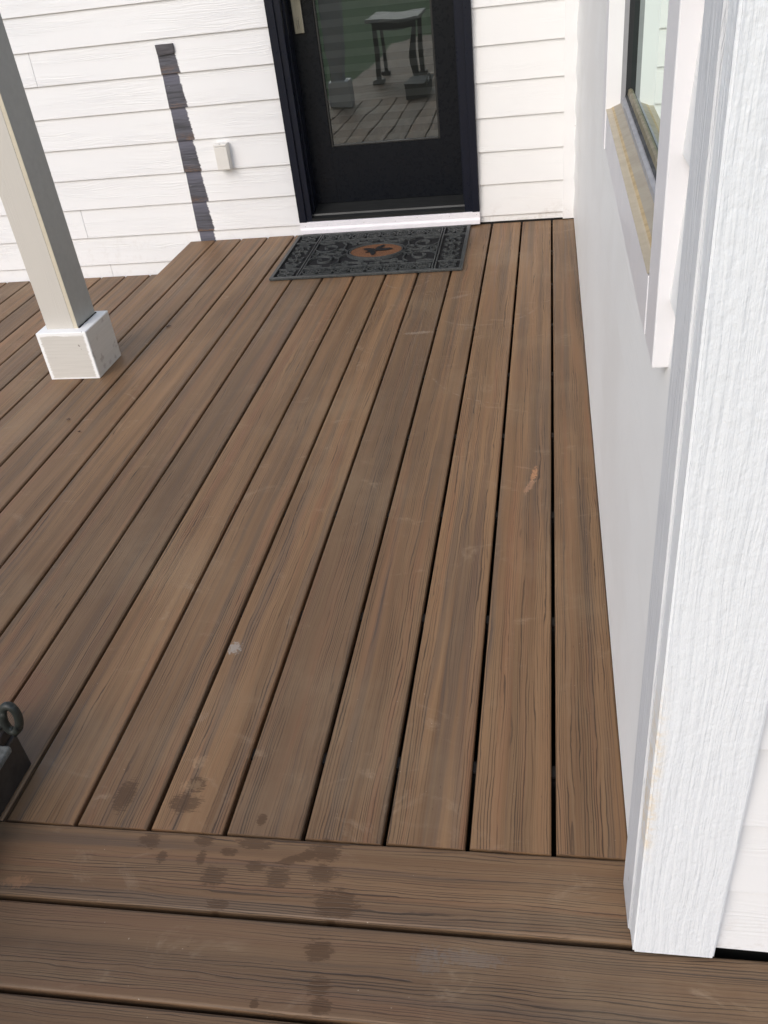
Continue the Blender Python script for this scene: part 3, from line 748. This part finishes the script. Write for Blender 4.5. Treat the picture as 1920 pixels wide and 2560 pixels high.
# oval
bm = bmesh.new(); N = 48; rx, ry = .124, .096
lo_ = [bm.verts.new(RM(Vector((cxm + .01 + rx * math.cos(i * 2 * pi / N), cym + ry * math.sin(i * 2 * pi / N), .010)))) for i in range(N)]
bm.faces.new(lo_); finish('coir_oval', bm, M['coir'], mat)
bm_keep = bm; bm = bmesh.new()
for f_ in (1.02, 1.12): rib([(cxm + .01 + rx * f_ * math.cos(i * 2 * pi / N), cym + ry * f_ * math.sin(i * 2 * pi / N)) for i in range(N)], wd=.0055, h=.0135, closed=True)
finish('oval_rim', bm, M['rubber'], mat)
bm = bmesh.new()
def blob(cx, cy, rx_, ry_, a, n=18, z=.0125):
    vs = []
    for i in range(n):
        t = i * 2 * pi / n; j = 1 + random.uniform(-.14, .14); x, y = rx_ * j * math.cos(t), ry_ * j * math.sin(t)
        vs.append(bm.verts.new(RM(Vector((cx + x * math.cos(a) - y * math.sin(a), cy + x * math.sin(a) + y * math.cos(a), z + random.uniform(0, .0008))))))
    bm.faces.new(vs)
ox, oy = cxm + .012, cym
blob(ox + .038, oy + .008, .040, .017, .15); blob(ox - .036, oy + .018, .033, .016, -.35, z=.0127); blob(ox + .012, oy + .042, .014, .034, -.5, z=.0129); blob(ox - .012, oy - .036, .014, .030, .1, z=.0131)
blob(ox - .03, oy - .014, .022, .010, .6, z=.0133); blob(ox + .004, oy + .004, .018, .015, 0, z=.0135)
finish('motif', bm, M['rubber_back'], mat)

# ---------------------------------------------------------------- dark box with ring, cut by the left edge
bx = empty('storage_box', 'dark brown metal box with ring handle and grey lid at the photo edge', 'box')
M['box_dark'] = simple('dark_brown_metal', (.030, .024, .020), .55, ns=25, amt=.5, bump=.15)
M['ringm'] = simple('dark_green_ring', (.022, .025, .020), .5, ns=60, amt=.3, bump=.15)
M['slab'] = simple('weathered_grey_slab', (.15, .15, .135), .8, ns=90, amt=.5, bump=.5)
bm = bmesh.new(); box(bm, -1.20, -1.024, -.36, .113, .0015, .094, .004); box(bm, -1.20, -1.030, .076, .1125, .093, .118, .004)
finish('body', bm, M['box_dark'], bx)
bm = bmesh.new(); box(bm, -1.21, -1.006, -.375, .070, .0945, .110, .004); finish('lid', bm, M['slab'], bx)
bm = bmesh.new(); cr = Vector((-1.006, .10, .150))
tube(bm, [cr + Vector((math.cos(a) * .0165 + math.sin(a) * .008, 0, math.sin(a) * .036)) for a in [i * 2 * math.pi / 28 for i in range(28)]], .0082, 12, closed=True)
tube(bm, [(-1.045, .1, .118), (-1.030, .1, .135), (-1.016, .1, .120), (-1.012, .1, .105)], .006, 8)
finish('ring_handle', bm, M['ringm'], bx)

M['leaf'] = simple('dry_leaf', (.075, .035, .018), .7, ns=200, amt=.4)
def leaf(x, y, r, lab, sd_):
    random.seed(sd_); bm = bmesh.new(); n = 9; c = bm.verts.new((x, y, .004)); v = []
    for i in range(n):
        a = i * 2 * math.pi / n; q = r * random.uniform(.5, 1.3); v.append(bm.verts.new((x + q * math.cos(a), y + q * .7 * math.sin(a), .001 + random.uniform(0, .005))))
    for i in range(n): bm.faces.new([c, v[i], v[(i + 1) % n]])
    r_ = bmesh.ops.extrude_face_region(bm, geom=bm.faces[:]); bmesh.ops.translate(bm, verts=[e for e in r_['geom'] if isinstance(e, bmesh.types.BMVert)], vec=(0, 0, .0008))
    tag(finish('leaf_fragment', bm, M['leaf']), lab, 'leaf', 'dry leaf bits on the deck')
leaf(-1.567, 2.303, .011, 'curled brown leaf bit on the boards between the post and the mat', 1)
leaf(-1.640, 1.522, .007, 'tiny reddish leaf crumb on the board in front of the post plinth', 2)
leaf(-1.557, 1.438, .006, 'smaller dark leaf crumb one board nearer, right of the reddish one', 3)
# ---------------------------------------------------------------- things seen mirrored in the door glass
tb = empty('patio_table', 'small grey wooden side table mirrored in the door glass', 'table')
M['wood_old'] = simple('weathered_table_wood', (.34, .33, .30), .4, ns=30, amt=.35, bump=.2, stretch=(1, 8, 8))
M['dark_leg'] = simple('dark_table_leg', (.015, .015, .015), .5, ns=30)
bm = bmesh.new()
for i in range(5): box(bm, -1.66, -1.17, -1.30 + i * .125, -1.30 + i * .125 + .117, .50, .53, .003)
finish('tabletop', bm, M['wood_old'], tb)
for x, y in ((-1.60, -1.22), (-1.23, -1.22), (-1.60, -.75), (-1.23, -.75)):
    bm = bmesh.new(); box(bm, x - .022, x + .022, y - .022, y + .022, .03, .499, .003)
    prism(bm, [(x - .05, y - .05), (x + .05, y - .05), (x + .05, y + .05), (x - .05, y + .05)], .001, .035, .004); finish('leg', bm, M['dark_leg'], tb)
for y in (-.76, -1.23):
    bm = bmesh.new(); box(bm, -1.58, -1.25, y, y + .02, .44, .499); finish('apron', bm, M['dark_leg'], tb)
# second post of the porch, seen only in the door glass
def dup(root, loc, label):
    r = root.copy(); C.objects.link(r); r.location = loc; r['label'] = label
    for ch in list(root.children):
        c = ch.copy(); C.objects.link(c); c.parent = r
        for g in ch.children: d = g.copy(); C.objects.link(d); d.parent = c
    return r
dup(post, (0, -1.861, 0), 'second porch post, mirrored as a dark shape at the left of the door glass')
# lawn / ground
def grass():
    s = NT('lawn'); ob = s.coord('Object'); n1 = s.noise(ob, 25, 5, .7); n2 = s.noise(ob, .8, 4)
    c = s.mix(s.ramp(n1, .3, .7), (.035, .085, .02), (.085, .17, .042)); c = s.mix(s.ramp(n2, .4, .65, 0, .5), c, (.05, .10, .02))
    return s.done(c, .9, s.bump(n1, .8, .03))
bm = bmesh.new(); S = 150; quad(bm, [(-S, -S, -.62), (S, -S, -.62), (S, S, -.62), (-S, S, -.62)])
tag(finish('lawn', bm, grass()), kind='structure')
